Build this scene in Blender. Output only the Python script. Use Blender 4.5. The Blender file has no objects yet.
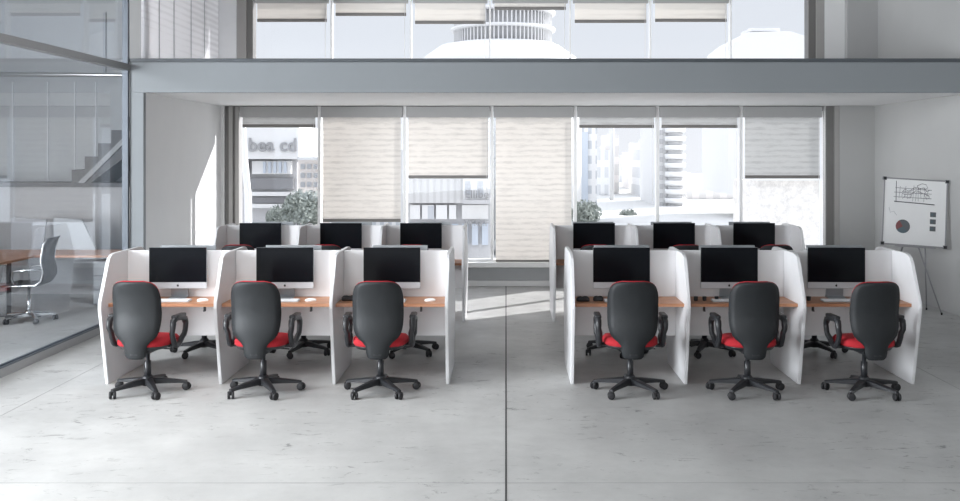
import bpy, bmesh, math, random
from mathutils import Vector, Matrix, Euler
random.seed(7)
PI = math.pi
col = bpy.context.scene.collection
scn = bpy.context.scene

# ------------------------------------------------------------------ materials
def new_mat(name):
    m = bpy.data.materials.new(name); m.use_nodes = True
    nt = m.node_tree
    return m, nt, nt.nodes['Principled BSDF']

def srgb(r, g, b):
    f = lambda c: (c/255/12.92 if c/255 <= .04045 else ((c/255+.055)/1.055)**2.4)
    return (f(r), f(g), f(b), 1)

def mat(name, c, rough=.5, metal=0, var=.0, scale=8, bump=0, spec=None, coat=0):
    m, nt, p = new_mat(name)
    p.inputs['Base Color'].default_value = c
    p.inputs['Roughness'].default_value = rough
    p.inputs['Metallic'].default_value = metal
    if spec is not None: p.inputs['Specular IOR Level'].default_value = spec
    if coat: p.inputs['Coat Weight'].default_value = coat
    tc = nt.nodes.new('ShaderNodeTexCoord')
    nz = nt.nodes.new('ShaderNodeTexNoise'); nz.inputs['Scale'].default_value = scale
    nz.inputs['Detail'].default_value = 5
    nt.links.new(tc.outputs['Object'], nz.inputs['Vector'])
    v = max(var, .03)
    mx = nt.nodes.new('ShaderNodeMix'); mx.data_type = 'RGBA'
    mx.inputs['A'].default_value = tuple(x*(1-v) for x in c[:3])+(1,)
    mx.inputs['B'].default_value = tuple(min(1, x*(1+v)) for x in c[:3])+(1,)
    nt.links.new(nz.outputs['Fac'], mx.inputs['Factor'])
    nt.links.new(mx.outputs['Result'], p.inputs['Base Color'])
    if bump:
        bp = nt.nodes.new('ShaderNodeBump'); bp.inputs['Strength'].default_value = bump
        bp.inputs['Distance'].default_value = .01
        nt.links.new(nz.outputs['Fac'], bp.inputs['Height']); nt.links.new(bp.outputs['Normal'], p.inputs['Normal'])
    return m

def glass_mat(name, tint, gloss=.06, rough=.02):
    m = bpy.data.materials.new(name); m.use_nodes = True; nt = m.node_tree; nt.nodes.clear()
    out = nt.nodes.new('ShaderNodeOutputMaterial'); tr = nt.nodes.new('ShaderNodeBsdfTransparent')
    gl = nt.nodes.new('ShaderNodeBsdfGlossy'); mx = nt.nodes.new('ShaderNodeMixShader')
    lw = nt.nodes.new('ShaderNodeLayerWeight'); lw.inputs['Blend'].default_value = .25
    ml = nt.nodes.new('ShaderNodeMath'); ml.operation = 'MULTIPLY_ADD'
    ml.inputs[1].default_value = .16; ml.inputs[2].default_value = gloss*.5
    nt.links.new(lw.outputs['Fresnel'], ml.inputs[0])
    tr.inputs['Color'].default_value = tint; gl.inputs['Roughness'].default_value = rough
    gl.inputs['Color'].default_value = (.9, .95, 1, 1)
    nt.links.new(ml.outputs[0], mx.inputs['Fac'])
    nt.links.new(tr.outputs[0], mx.inputs[1]); nt.links.new(gl.outputs[0], mx.inputs[2])
    nt.links.new(mx.outputs[0], out.inputs['Surface'])
    return m

def blind_mat(name, c, see=.16, bands=9.0, transl=.5):
    m = bpy.data.materials.new(name); m.use_nodes = True; nt = m.node_tree; nt.nodes.clear()
    N = nt.nodes.new; L = nt.links.new
    out = N('ShaderNodeOutputMaterial'); tc = N('ShaderNodeTexCoord'); mp = N('ShaderNodeMapping')
    mp.inputs['Scale'].default_value = (.15, .15, 1)
    L(tc.outputs['Object'], mp.inputs['Vector'])
    w = N('ShaderNodeTexNoise'); w.inputs['Scale'].default_value = bands; w.inputs['Detail'].default_value = 6
    w.inputs['Roughness'].default_value = .75
    L(mp.outputs[0], w.inputs['Vector'])
    wv = N('ShaderNodeTexWave'); wv.bands_direction = 'Z'; wv.inputs['Scale'].default_value = 3.6
    wv.inputs['Distortion'].default_value = .6
    L(tc.outputs['Object'], wv.inputs['Vector'])
    cr = N('ShaderNodeValToRGB'); cr.color_ramp.elements[0].position = .38; cr.color_ramp.elements[1].position = .62
    cr.color_ramp.elements[0].color = tuple(x*.80 for x in c[:3])+(1,); cr.color_ramp.elements[1].color = c
    ad = N('ShaderNodeMath'); ad.operation = 'MULTIPLY_ADD'; ad.inputs[1].default_value = .16
    L(wv.outputs['Fac'], ad.inputs[0]); L(w.outputs['Fac'], ad.inputs[2])
    L(ad.outputs[0], cr.inputs['Fac'])
    df = N('ShaderNodeBsdfDiffuse'); tl = N('ShaderNodeBsdfTranslucent'); tr = N('ShaderNodeBsdfTransparent')
    L(cr.outputs[0], df.inputs['Color']); L(cr.outputs[0], tl.inputs['Color'])
    m1 = N('ShaderNodeMixShader'); m1.inputs['Fac'].default_value = transl
    L(df.outputs[0], m1.inputs[1]); L(tl.outputs[0], m1.inputs[2])
    m2 = N('ShaderNodeMixShader'); m2.inputs['Fac'].default_value = see
    L(m1.outputs[0], m2.inputs[1]); L(tr.outputs[0], m2.inputs[2]); L(m2.outputs[0], out.inputs['Surface'])
    return m

def wood_mat(name, a, b):
    m, nt, p = new_mat(name); N = nt.nodes.new; L = nt.links.new
    tc = N('ShaderNodeTexCoord'); mp = N('ShaderNodeMapping'); mp.inputs['Scale'].default_value = (1.2, 14, 14)
    nz = N('ShaderNodeTexNoise'); nz.inputs['Scale'].default_value = 3; nz.inputs['Detail'].default_value = 8
    cr = N('ShaderNodeValToRGB'); cr.color_ramp.elements[0].color = a; cr.color_ramp.elements[1].color = b
    cr.color_ramp.elements[0].position = .3; cr.color_ramp.elements[1].position = .7
    L(tc.outputs['Object'], mp.inputs[0]); L(mp.outputs[0], nz.inputs['Vector']); L(nz.outputs['Fac'], cr.inputs[0])
    L(cr.outputs[0], p.inputs['Base Color']); p.inputs['Roughness'].default_value = .42
    return m

def floor_mat():
    m, nt, p = new_mat('polished_concrete'); N = nt.nodes.new; L = nt.links.new
    tc = N('ShaderNodeTexCoord')
    def noise(scale, detail, rough=.6, vec=None, dist=0):
        n = N('ShaderNodeTexNoise'); n.inputs['Scale'].default_value = scale; n.inputs['Detail'].default_value = detail
        n.inputs['Roughness'].default_value = rough; n.inputs['Distortion'].default_value = dist
        L(vec or tc.outputs['Object'], n.inputs['Vector']); return n
    def ramp(src, p0, p1, c0, c1):
        r = N('ShaderNodeValToRGB'); r.color_ramp.elements[0].position = p0; r.color_ramp.elements[1].position = p1
        r.color_ramp.elements[0].color = c0; r.color_ramp.elements[1].color = c1; L(src, r.inputs[0]); return r
    def mult(a, b):
        x = N('ShaderNodeMix'); x.data_type = 'RGBA'; x.blend_type = 'MULTIPLY'; x.inputs['Factor'].default_value = 1
        L(a, x.inputs['A']); L(b, x.inputs['B']); return x.outputs['Result']
    base = ramp(noise(.9, 6, .6).outputs['Fac'], .3, .7, (.42, .42, .415, 1), (.56, .56, .55, 1))
    cloud = ramp(noise(3.5, 8, .7).outputs['Fac'], .35, .65, (.90, .90, .90, 1), (1, 1, 1, 1))
    # scuffs : thin elongated dark scratches limited to patches
    mp = N('ShaderNodeMapping'); mp.inputs['Rotation'].default_value = (0, 0, .35); mp.inputs['Scale'].default_value = (1.0, 2.2, 1)
    L(tc.outputs['Object'], mp.inputs[0])
    n1 = noise(5.5, 8, .75, mp.outputs[0], .8)
    sc = ramp(n1.outputs['Fac'], .36, .42, (.50, .50, .50, 1), (1, 1, 1, 1))
    patch = ramp(noise(.8, 3).outputs['Fac'], .40, .55, (0, 0, 0, 1), (1, 1, 1, 1))
    x = N('ShaderNodeMix'); x.data_type = 'RGBA'; L(patch.outputs[0], x.inputs['Factor'])
    x.inputs['A'].default_value = (1, 1, 1, 1); L(sc.outputs[0], x.inputs['B'])
    c = mult(mult(base.outputs[0], cloud.outputs[0]), x.outputs['Result'])
    L(c, p.inputs['Base Color'])
    rr = ramp(noise(2.2, 5).outputs['Fac'], .3, .7, (.36, .36, .36, 1), (.58, .58, .58, 1)); L(rr.outputs[0], p.inputs['Roughness'])
    p.inputs['Specular IOR Level'].default_value = .35
    bp = N('ShaderNodeBump'); bp.inputs['Strength'].default_value = .12; bp.inputs['Distance'].default_value = .01
    L(n1.outputs['Fac'], bp.inputs['Height']); L(bp.outputs[0], p.inputs['Normal'])
    return m

def shell_mat():
    m, nt, p = new_mat('ribbed_black_plastic'); N = nt.nodes.new; L = nt.links.new
    tc = N('ShaderNodeTexCoord'); w = N('ShaderNodeTexWave'); w.bands_direction = 'X'; w.inputs['Scale'].default_value = 28
    L(tc.outputs['Object'], w.inputs['Vector'])
    p.inputs['Base Color'].default_value = (.015, .017, .019, 1); p.inputs['Roughness'].default_value = .55; p.inputs['Specular IOR Level'].default_value = .35
    bp = N('ShaderNodeBump'); bp.inputs['Strength'].default_value = .12; bp.inputs['Distance'].default_value = .003
    L(w.outputs['Fac'], bp.inputs['Height']); L(bp.outputs[0], p.inputs['Normal'])
    return m

def facade_mat(name, wall, win, sx, sz, fw=.5, fh=.55):
    """window grid on a building far away"""
    m, nt, p = new_mat(name); N = nt.nodes.new; L = nt.links.new
    tc = N('ShaderNodeTexCoord'); sp = N('ShaderNodeSeparateXYZ'); L(tc.outputs['Object'], sp.inputs[0])
    def cell(o, s, f):
        a = N('ShaderNodeMath'); a.operation = 'MULTIPLY'; a.inputs[1].default_value = 1/s; L(o, a.inputs[0])
        b = N('ShaderNodeMath'); b.operation = 'FRACT'; L(a.outputs[0], b.inputs[0])
        c = N('ShaderNodeMath'); c.operation = 'LESS_THAN'; c.inputs[1].default_value = f; L(b.outputs[0], c.inputs[0]); return c.outputs[0]
    mm = N('ShaderNodeMath'); mm.operation = 'MULTIPLY'
    L(cell(sp.outputs['X'], sx, fw), mm.inputs[0]); L(cell(sp.outputs['Z'], sz, fh), mm.inputs[1])
    mx = N('ShaderNodeMix'); mx.data_type = 'RGBA'; mx.inputs['A'].default_value = wall; mx.inputs['B'].default_value = win
    L(mm.outputs[0], mx.inputs['Factor']); L(mx.outputs['Result'], p.inputs['Base Color']); p.inputs['Roughness'].default_value = .8
    return m

def masonry_mat(name, a, b, s):
    m, nt, p = new_mat(name); N = nt.nodes.new; L = nt.links.new
    tc = N('ShaderNodeTexCoord'); n = N('ShaderNodeTexNoise'); n.inputs['Scale'].default_value = s; n.inputs['Detail'].default_value = 9
    n.inputs['Roughness'].default_value = .8
    cr = N('ShaderNodeValToRGB'); cr.color_ramp.elements[0].color = a; cr.color_ramp.elements[1].color = b
    cr.color_ramp.elements[0].position = .36; cr.color_ramp.elements[1].position = .6
    L(tc.outputs['Object'], n.inputs['Vector']); L(n.outputs['Fac'], cr.inputs[0]); L(cr.outputs[0], p.inputs['Base Color'])
    p.inputs['Roughness'].default_value = .9
    return m

M = dict(
 floor=floor_mat(),
 wall=mat('white_plaster', (.74, .74, .74, 1), .8, var=.04, scale=2, bump=.05),
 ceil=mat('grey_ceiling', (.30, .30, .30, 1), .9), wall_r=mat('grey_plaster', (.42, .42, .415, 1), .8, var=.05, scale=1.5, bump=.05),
 pilaster=mat('grey_pilaster_paint', (.40, .40, .40, 1), .8, var=.04, scale=2),
 panelwall=mat('pale_wall_panels', (.80, .81, .83, 1), .7, var=.03), frost=blind_mat('frosted_wall_panels', (.95, .95, .97, 1), .0, .6, .75),
 joint=mat('panel_joint', (.50, .51, .53, 1), .8),
 beam=mat('blue_grey_paint', (.225, .243, .257, 1), .5, var=.03, scale=2),
 beamcap=mat('dark_beam_cap', (.07, .08, .09, 1), .45),
 soffit=mat('soffit_white', (.80, .80, .80, 1), .8),
 frame=mat('window_frame_grey', (.36, .35, .34, 1), .5, var=.05),
 frame_d=mat('window_frame_dark', (.17, .165, .16, 1), .5),
 mullion=mat('window_mullion_white', (.92, .92, .92, 1), .5),
 sill=mat('sill_white', (.85, .85, .85, 1), .4),
 parapet=mat('parapet_grey', (.42, .43, .44, 1), .6),
 jointf=mat('floor_joint_dark', (.05, .05, .05, 1), .9),
 jointl=mat('floor_joint_light', (.33, .33, .33, 1), .9),
 white=mat('white_melamine', (.73, .73, .74, 1), .38, var=.015),
 wood=wood_mat('beech_desktop', srgb(158, 108, 78), srgb(190, 138, 104)),
 woodedge=wood_mat('beech_edge', srgb(170, 116, 82), srgb(196, 142, 104)),
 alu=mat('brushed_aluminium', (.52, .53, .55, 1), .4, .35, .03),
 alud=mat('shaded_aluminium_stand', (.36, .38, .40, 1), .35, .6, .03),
 screen=mat('black_screen_glass', (.006, .007, .009, 1), .16, spec=.12),
 key=mat('white_keys', (.85, .85, .86, 1), .4),
 mouse=mat('white_mouse', (.90, .90, .90, 1), .25),
 blk=mat('black_nylon', (.018, .019, .022, 1), .38),
 blk2=mat('black_rubber', (.012, .012, .014, 1), .6),
 shell=shell_mat(),
 red=mat('red_upholstery', (.36, .010, .018, 1), .9, var=.10, scale=90, bump=.12),
 chrome=mat('polished_steel', (.75, .76, .77, 1), .2, 1),
 steel=mat('satin_steel', (.50, .50, .50, 1), .35, .8),
 rail=mat('glass_wall_rail', (.33, .33, .33, 1), .4, .3),
 post=mat('dark_post', (.10, .115, .135, 1), .4, .3),
 mesh=mat('grey_mesh_fabric', (.06, .062, .066, 1), .8, var=.1, scale=60),
 stair=mat('stair_grey', (.07, .07, .073, 1), .7, var=.05),
 stairtop=mat('stair_stringer', (.24, .245, .25, 1), .6),
 roomwall=mat('back_room_wall', (.36, .37, .38, 1), .8, var=.03),
 roomdark=mat('landing_wall', (.34, .335, .34, 1), .8, var=.03),
 cab=mat('cabinet_grey', (.27, .28, .30, 1), .5),
 cabl=mat('screen_grey', (.36, .38, .40, 1), .6),
 board=mat('whiteboard_surface', (.80, .80, .80, 1), .3),
 boardframe=mat('whiteboard_frame', (.30, .30, .31, 1), .4, .4),
 ink=mat('black_marker_ink', (.05, .05, .06, 1), .7),
 inkl=mat('grey_marker_ink', (.25, .25, .27, 1), .7),
 pie_r=mat('pie_red', (.22, .08, .08, 1), .7), pie_g=mat('pie_grey', (.12, .13, .14, 1), .7), pie_b=mat('pie_blue', (.10, .14, .16, 1), .7),
 glass=glass_mat('office_glass', (.92, .94, .96, 1), .02),
 pane=glass_mat('window_glass', (.97, .98, 1, 1), .03),
 blind=blind_mat('blind_weave', (.95, .915, .875, 1), .14, bands=24, transl=.20),
 blindg=blind_mat('blind_weave_grey', (.84, .84, .835, 1), .08, bands=24, transl=.17),
 blindu=blind_mat('blind_upper', (.97, .94, .90, 1), .03, bands=1.2, transl=.24),
 bar=mat('blind_bar_grey', (.22, .21, .20, 1), .5),
 cassette=mat('blind_cassette', (.40, .40, .40, 1), .5),
 b_white=mat('facade_white', (.74, .74, .74, 1), .8, var=.03),
 b_grey=mat('facade_grey', (.50, .50, .51, 1), .8, var=.06),
 b_dark=mat('facade_dark', (.24, .24, .25, 1), .8, var=.1),
 b_beige=mat('facade_beige', (.62, .56, .52, 1), .8, var=.05),
 b_blue=mat('facade_window_blue', (.50, .55, .62, 1), .5),
 b_sign=mat('sign_letter_grey', (.33, .33, .34, 1), .8),
 b_grid=facade_mat('facade_grid', (.72, .72, .72, 1), (.50, .52, .55, 1), .55, 1.1),
 b_fine=facade_mat('facade_fine', (.88, .88, .88, 1), (.72, .73, .74, 1), 1.0, 2.2, .5, .6),  # street haze is put into the colour, here and in the beige one
 b_fineb=facade_mat('facade_fine_beige', (.88, .84, .81, 1), (.74, .72, .70, 1), 1.6, 2.4, .5, .6),
 b_rib=facade_mat('facade_ribbed', (.60, .60, .60, 1), (.52, .52, .52, 1), .3, 50, .4, 1),
 rough=masonry_mat('rough_pale_masonry', (.60, .58, .56, 1), (.88, .85, .81, 1), 4),
 ground=mat('street_pale', (.55, .55, .54, 1), .9, var=.1, scale=.4),
 leaf=masonry_mat('grey_green_leaves', (.16, .18, .16, 1), (.30, .33, .30, 1), 4),
 bark=mat('bark', (.10, .09, .08, 1), .9),
)

# ------------------------------------------------------------------ mesh helper
class MB:
    def __init__(s): s.bm = bmesh.new(); s.mats = []
    def mi(s, m):
        if m is None: return 0
        if m not in s.mats: s.mats.append(m)
        return s.mats.index(m)
    def _add(s, verts, faces, m=None, smooth=False):
        k = s.mi(m); vs = [s.bm.verts.new(v) for v in verts]; fs = []
        for f in faces:
            try:
                fc = s.bm.faces.new([vs[i] for i in f]); fc.material_index = k; fc.smooth = smooth; fs.append(fc)
            except ValueError: pass
        return vs, fs
    def box(s, lo, hi, m=None, bev=0, rot=None, piv=None):
        x0, y0, z0 = lo; x1, y1, z1 = hi
        v = [Vector(p) for p in ((x0,y0,z0),(x1,y0,z0),(x1,y1,z0),(x0,y1,z0),(x0,y0,z1),(x1,y0,z1),(x1,y1,z1),(x0,y1,z1))]
        if rot:
            R = Euler(rot).to_matrix(); pv = Vector(piv) if piv else sum(v, Vector())/8
            v = [R@(p-pv)+pv for p in v]
        vs, fs = s._add(v, [(0,3,2,1),(4,5,6,7),(0,1,5,4),(1,2,6,5),(2,3,7,6),(3,0,4,7)], m)
        if bev:
            es = list({e for f in fs for e in f.edges})
            r = bmesh.ops.bevel(s.bm, geom=es, offset=bev, segments=2, affect='EDGES', profile=.5, clamp_overlap=True)
        return s
    def prism(s, pts, axis, a, b, m=None, bev=0):
        """pts 2D outline in the two other axes, extruded along axis from a to b"""
        def P(u, v, w):
            return {'x': (w, u, v), 'y': (u, w, v), 'z': (u, v, w)}[axis]
        n = len(pts)
        v = [P(u, w, a) for u, w in pts]+[P(u, w, b) for u, w in pts]
        vs, fs = s._add(v, [tuple(range(n))[::-1], tuple(range(n, 2*n))]+[(i, (i+1) % n, n+(i+1) % n, n+i) for i in range(n)], m)
        if bev:
            es = list({e for f in fs for e in f.edges})
            bmesh.ops.bevel(s.bm, geom=es, offset=bev, segments=2, affect='EDGES', profile=.5, clamp_overlap=True)
        return s
    def loft(s, rings, m=None, smooth=True, closed=False, caps=True):
        n = len(rings[0]); v = [p for r in rings for p in r]; f = []
        K = len(rings)
        for k in range(K if closed else K-1):
            k2 = (k+1) % K
            for i in range(n): f.append((k*n+i, k*n+(i+1) % n, k2*n+(i+1) % n, k2*n+i))
        if caps and not closed: f += [tuple(range(n))[::-1], tuple((K-1)*n+i for i in range(n))]
        s._add(v, f, m, smooth); return s
    def tube(s, pts, r, m=None, n=8, closed=False, flat=1.0):
        pts = [Vector(p) for p in pts]; K = len(pts); rings = []
        rs = r if isinstance(r, (list, tuple)) else [r]*K
        for i, p in enumerate(pts):
            a = pts[(i-1) % K] if (closed or i > 0) else p; b = pts[(i+1) % K] if (closed or i < K-1) else p
            t = (b-a).normalized()
            up = Vector((0, 0, 1)) if abs(t.z) < .95 else Vector((1, 0, 0))
            if closed: up = Vector((1, 0, 0))
            u = t.cross(up).normalized(); w = u.cross(t).normalized()
            rings.append([p+(u*math.cos(q)*rs[i])+(w*math.sin(q)*rs[i]*flat) for q in (2*PI*j/n for j in range(n))])
        return s.loft(rings, m, True, closed)
    def lathe(s, prof, c=(0, 0), m=None, n=20):
        rings = [[(c[0]+r*math.cos(2*PI*j/n), c[1]+r*math.sin(2*PI*j/n), z) for j in range(n)] for r, z in prof]
        return s.loft(rings, m)
    def cylx(s, c, r, w, m=None, n=16, ang=0):
        ca, sa = math.cos(ang), math.sin(ang)
        rings = []
        for rr, u in ((r*.8, -w/2), (r, -w/2+.004), (r, w/2-.004), (r*.8, w/2)):
            rings.append([(c[0]+u*ca-rr*math.cos(q)*sa, c[1]+u*sa+rr*math.cos(q)*ca, c[2]+rr*math.sin(q)) for q in (2*PI*j/n for j in range(n))])
        return s.loft(rings, m)
    def build(s, name, m=None, parent=None, loc=None, mods=()):
        bmesh.ops.recalc_face_normals(s.bm, faces=s.bm.faces[:])
        me = bpy.data.meshes.new(name)
        s.bm.to_mesh(me); s.bm.free()
        for x in ([m] if (m and not s.mats) else s.mats): me.materials.append(x)
        o = bpy.data.objects.new(name, me); col.objects.link(o)
        if parent: o.parent = parent
        if loc: o.location = loc
        return o
def subsurf(o, l=2):
    md = o.modifiers.new('smooth', 'SUBSURF'); md.levels = l; md.render_levels = l; return o
def empty(name, loc=(0, 0, 0), rz=0):
    o = bpy.data.objects.new(name, None); col.objects.link(o); o.location = loc; o.rotation_euler = (0, 0, rz)
    o.empty_display_size = .1; return o
def tag(o, label=None, cat=None, group=None, kind=None):
    if label: o['label'] = label
    if cat: o['category'] = cat
    if group: o['group'] = group
    if kind: o['kind'] = kind
    return o
def st(o): o['kind'] = 'structure'; return o
def copy_tree(o, parent=None, top=True):
    c = o.copy(); col.objects.link(c)
    if parent: c.parent = parent
    for ch in list(o.children): copy_tree(ch, c, False)
    return c
def bx(name, lo, hi, m, parent=None, bev=0):
    return MB().box(lo, hi, m, bev).build(name, parent=parent)

# ------------------------------------------------------------------ dimensions
F = 952.0; CX = 506.0; HY = 155.0; EYE = 2.05
YB = 14.9; YS = 11.8                 # back wall, mezzanine front
XL, XR = -4.47, 5.77
Zs, Zt = 2.82, 3.24                   # slab bottom / top
HC = 4.85                             # ceiling
def X(px, Y): return (px-CX)*Y/F
def Z(py, Y): return EYE+(HY-py)*Y/F

# ------------------------------------------------------------------ setting
st(bx('floor', (-10.6, -4.2, -.2), (6.1, 15.4, 0), M['floor']))
def joint(x0, y0, x1, y1, m, n): st(bx(n, (x0, y0, -.002), (x1, y1, .0012), m))
joint(-.006, -4, .006, YB-.02, M['jointf'], 'trim_1')
joint(-3.975, -4, -3.967, YB-.02, M['jointl'], 'trim_2')
joint(3.967, -4, 3.973, YB-.02, M['jointl'], 'trim_3')
joint(-4.6, 5.945, 5.7, 5.955, M['jointl'], 'trim_4')
st(bx('ceiling', (-10.6, -4.2, HC), (6.1, 15.4, HC+.15), M['ceil']))
# rear wall pieces round the two windows
LW0, LW1 = -4.41, 5.22; UW0, UW1 = -4.22, 4.99
wb = MB()
wb.box((XL-.17, YB, 0), (LW0, YB+.35, Zs), M['wall'])
wb.box((LW1, YB, 0), (XR+.2, YB+.35, Zs), M['wall_r'])
wb.box((XL-.17, YB, Zs), (UW0, YB+.35, HC), M['panelwall'])
wb.box((UW1, YB, Zs), (XR+.2, YB+.35, HC), M['wall'])
wb.box((UW0, YB, Zs), (UW1, YB+.35, Zt+.02), M['wall'])
wb.box((LW0, YB, 0), (LW1, YB+.35, .30), M['parapet'])
wb.box((UW0, YB, 4.6), (UW1, YB+.35, HC), M['wall'])
st(wb.build('wall_back'))
st(bx('trim_5', (5.30, YB-.12, Zt), (XR, YB, HC), M['pilaster']))
st(bx('baseboard_back', (XL, YB-.03, 0), (XR, YB, .085), M['sill'], bev=.004))
st(bx('trim_6', (LW0, YB-.10, .30), (LW1, YB+.05, .375), M['sill'], bev=.006))
# side wall with the column of the portal
wl = MB(); wl.box((XL-.17, YS+.02, 0), (XL, YB, Zt), M['wall']); wl.box((XL-.06, YS+.02, Zt), (XL-.03, YB, HC), M['frost']); st(wl.build('wall_left'))
tj = MB()
for d in (12.35, 12.9, 13.6, 14.2): tj.box((XL-.065, d-.008, Zt), (XL-.025, d+.008, HC), M['joint'])
st(tj.build('trim_7'))
st(bx('wall_right', (XR, -4.2, 0), (XR+.2, YB, HC), M['wall_r']))
st(bx('trim_8', (XL-.17, YS-.06, 0), (XL, YS+.02, Zs), M['beam'], bev=.004))
# mezzanine
sl = MB()
sl.box((XL, YS+.02, Zs), (XR, YB, Zs+.05), M['soffit'])
sl.box((XL, YS+.02, Zs+.05), (XR, YB, Zt-.03), M['wall'])
st(sl.build('ceiling_mezzanine'))
st(bx('trim_9', (XL-.17, YS-.06, Zs), (XR, YS+.02, Zt-.045), M['beam'], bev=.003))
st(bx('trim_10', (XL-.17, YS-.075, Zt-.045), (XR, YS+.03, Zt), M['beamcap'], bev=.004))

# hall behind the camera and daylight openings (left)
wf = MB()
wf.box((-10.6, -4.4, 0), (6.1, -4.2, .5), M['ceil']); wf.box((-10.6, -4.4, HC-.3), (6.1, -4.2, HC), M['ceil'])
for a, b in ((-10.6, -10.2), (-5.2, -4.6), (1.8, 2.4), (5.6, 6.1)): wf.box((a, -4.4, .5), (b, -4.2, HC-.3), M['ceil'])
wf.box((2.4, -4.4, .5), (5.6, -4.2, HC-.3), M['ceil'])
st(wf.build('wall_front'))
wo = MB()
wo.box((-10.6, -4.2, 0), (-10.4, 15.4, .4), M['wall']); wo.box((-10.6, -4.2, HC-.2), (-10.4, 15.4, HC), M['wall'])
for a, b in ((-4.2, -3.8), (.6, .9), (5.2, 5.5), (9.8, 15.4)): wo.box((-10.6, a, .4), (-10.4, b, HC-.2), M['wall'])
st(wo.build('wall_far_left'))

# ---- windows
def window(name, x0, x1, bays, z0, z1, y, fcols, mw=.025):
    root = st(empty(name, ((x0+x1)/2, y, z0)))
    root.location = (0, 0, 0)
    f = MB()
    for a, b, m, dy in fcols: f.box((a, y-.08-dy, z0), (b, y+.12, z1), m, .004)
    f.box((x0, y-.05, z1-.08), (x1, y+.1, z1), M['frame'], .003)
    f.box((x0, y-.05, z0), (x1, y+.1, z0+.05), M['mullion'], .003)
    st(f.build('window_frame', parent=root))
    mu = MB()
    for i, b in enumerate(bays[1:-1]): mu.box((b-mw, y-.088, z0), (b+mw, y+.04, z1), M['mullion'], .003)
    st(mu.build('window_mullions', parent=root))
    g = MB(); g.box((bays[0], y+.0, z0+.05), (bays[-1], y+.012, z1-.05), M['pane']); st(g.build('window_pane', parent=root))
LB = [X(p, 15.0) for p in (240, 320, 405, 492, 575, 657, 740, 822)]
UB = [X(p, 15.0) for p in (254, 332, 411, 490, 570, 650, 730, 807)]
window('window_1', LW0, LW1, LB, .36, Zs, 15.02, [
    (LW0, LW0+.06, M['frame_d'], .0), (LW0+.06, LW0+.13, M['frame'], .02), (LW0+.13, LW0+.16, M['frame_d'], .0), (LW0+.16, LB[0], M['frame'], .01),
    (LB[7], LB[7]+.04, M['mullion'], 0), (LB[7]+.04, LB[7]+.16, M['frame_d'], .02), (LB[7]+.16, LW1, M['frame'], .04)])
window('window_2', UW0, UW1, UB, Zt, 4.6, 15.02, [
    (UW0, UW0+.15, M['frame'], .03), (UW0+.15, UB[0], M['frame_d'], .0),
    (UB[7], UB[7]+.12, M['frame_d'], .0), (UB[7]+.12, UW1, M['frame'], .03)], .012)

# ---- roller blinds
def blind(x0, x1, ztop, zbot, fab, label, grp, cass=True):
    y = 14.935
    r = empty('roller_blind', ((x0+x1)/2, y, ztop)); tag(r, label, 'window blind', grp)
    w = (x1-x0)/2
    if cass: MB().box((-w, -.04, -.17), (w, .035, 0), M['cassette'], .006).build('cassette', parent=r)
    t = -.17 if cass else 0
    MB().box((-w+.03, -.003, zbot-ztop+.03), (w-.03, .0, t), fab).build('blind_fabric', parent=r)
    MB().box((-w+.03, -.016, zbot-ztop), (w-.03, .014, zbot-ztop+.05), M['bar'], .005).build('bottom_bar', parent=r)
    if cass and zbot > 1.0:
        MB().tube([(w-.05, -.02, t), (w-.05, -.02, -1.5)], .0035, M['mullion'], 6).build('pull_chain', parent=r)
lows = [(127.5, 'blindg', 'raised grey blind over the sign building, beside the sunlit wall'),
        (222, 'blind', 'lowered blind between the sign building and the shop fronts'),
        (178.5, 'blind', 'half-lowered blind above the shop fronts'),
        (263, 'blind', 'blind lowered to the sill over the centre aisle'),
        (128, 'blindg', 'raised blind above the grey tower, first bay past the fully lowered blind'),
        (128, 'blindg', 'raised blind above the tower with round balconies'),
        (178.5, 'blindg', 'half-lowered grey blind above the rough pale wall, nearest the easel')]
for i, (b, f, l) in enumerate(lows):
    blind(LB[i]+.03, LB[i+1]-.03, Zs-.01, Z(b, 14.935), M[f], l, 'blinds on the lower window')
ups = [(22, 'upper blind over open sky, nearest the glass wall'), (16, 'upper blind, second from the glass wall, over plain sky'),
       (24, 'lowest hanging upper blind, in front of the rotunda edge'), (10, 'highest raised upper blind, above the rotunda fins'),
       (23, 'upper blind just past the rotunda'), (22, 'upper blind over plain sky, last before the bare window bay')]
for i, (b, l) in enumerate(ups):
    blind(UB[i]+.04, UB[i+1]-.04, 4.6, Z(b, 14.935), M['blindu'], l, 'blinds on the upper window')

# ------------------------------------------------------------------ glass wall and the room behind it
GX = -4.67
gw = st(empty('glass_partition', (0, 0, 0)))
g = MB(); ys = [-4.1, .2, 4.0, 7.8, YS-.08]
g.box((GX-.006, -4.1, .09), (GX+.006, YS-.08, 3.10), M['glass']); st(g.build('glass_pane', parent=gw))
g = MB(); g.box((GX-.006, -4.1, 3.17), (GX+.006, YS-.08, HC), M['glass']); st(g.build('transom_pane', parent=gw))
st(bx('head_rail', (GX-.05, -4.1, 3.09), (GX+.04, YS-.06, 3.17), M['rail'], gw, .004))
g = MB(); g.box((GX-.04, -4.1, 0), (GX+.03, YS-.06, .085), M['rail'], .004); g.box((GX-.045, -4.1, .085), (GX-.012, YS-.06, .10), M['post']); g.box((GX+.012, -4.1, .085), (GX+.03, YS-.06, .10), M['post'])
st(g.build('floor_rail', parent=gw))
st(bx('end_post', (GX-.05, YS-.10, 0), (GX+.025, YS-.055, HC), M['post'], gw, .003))

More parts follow.
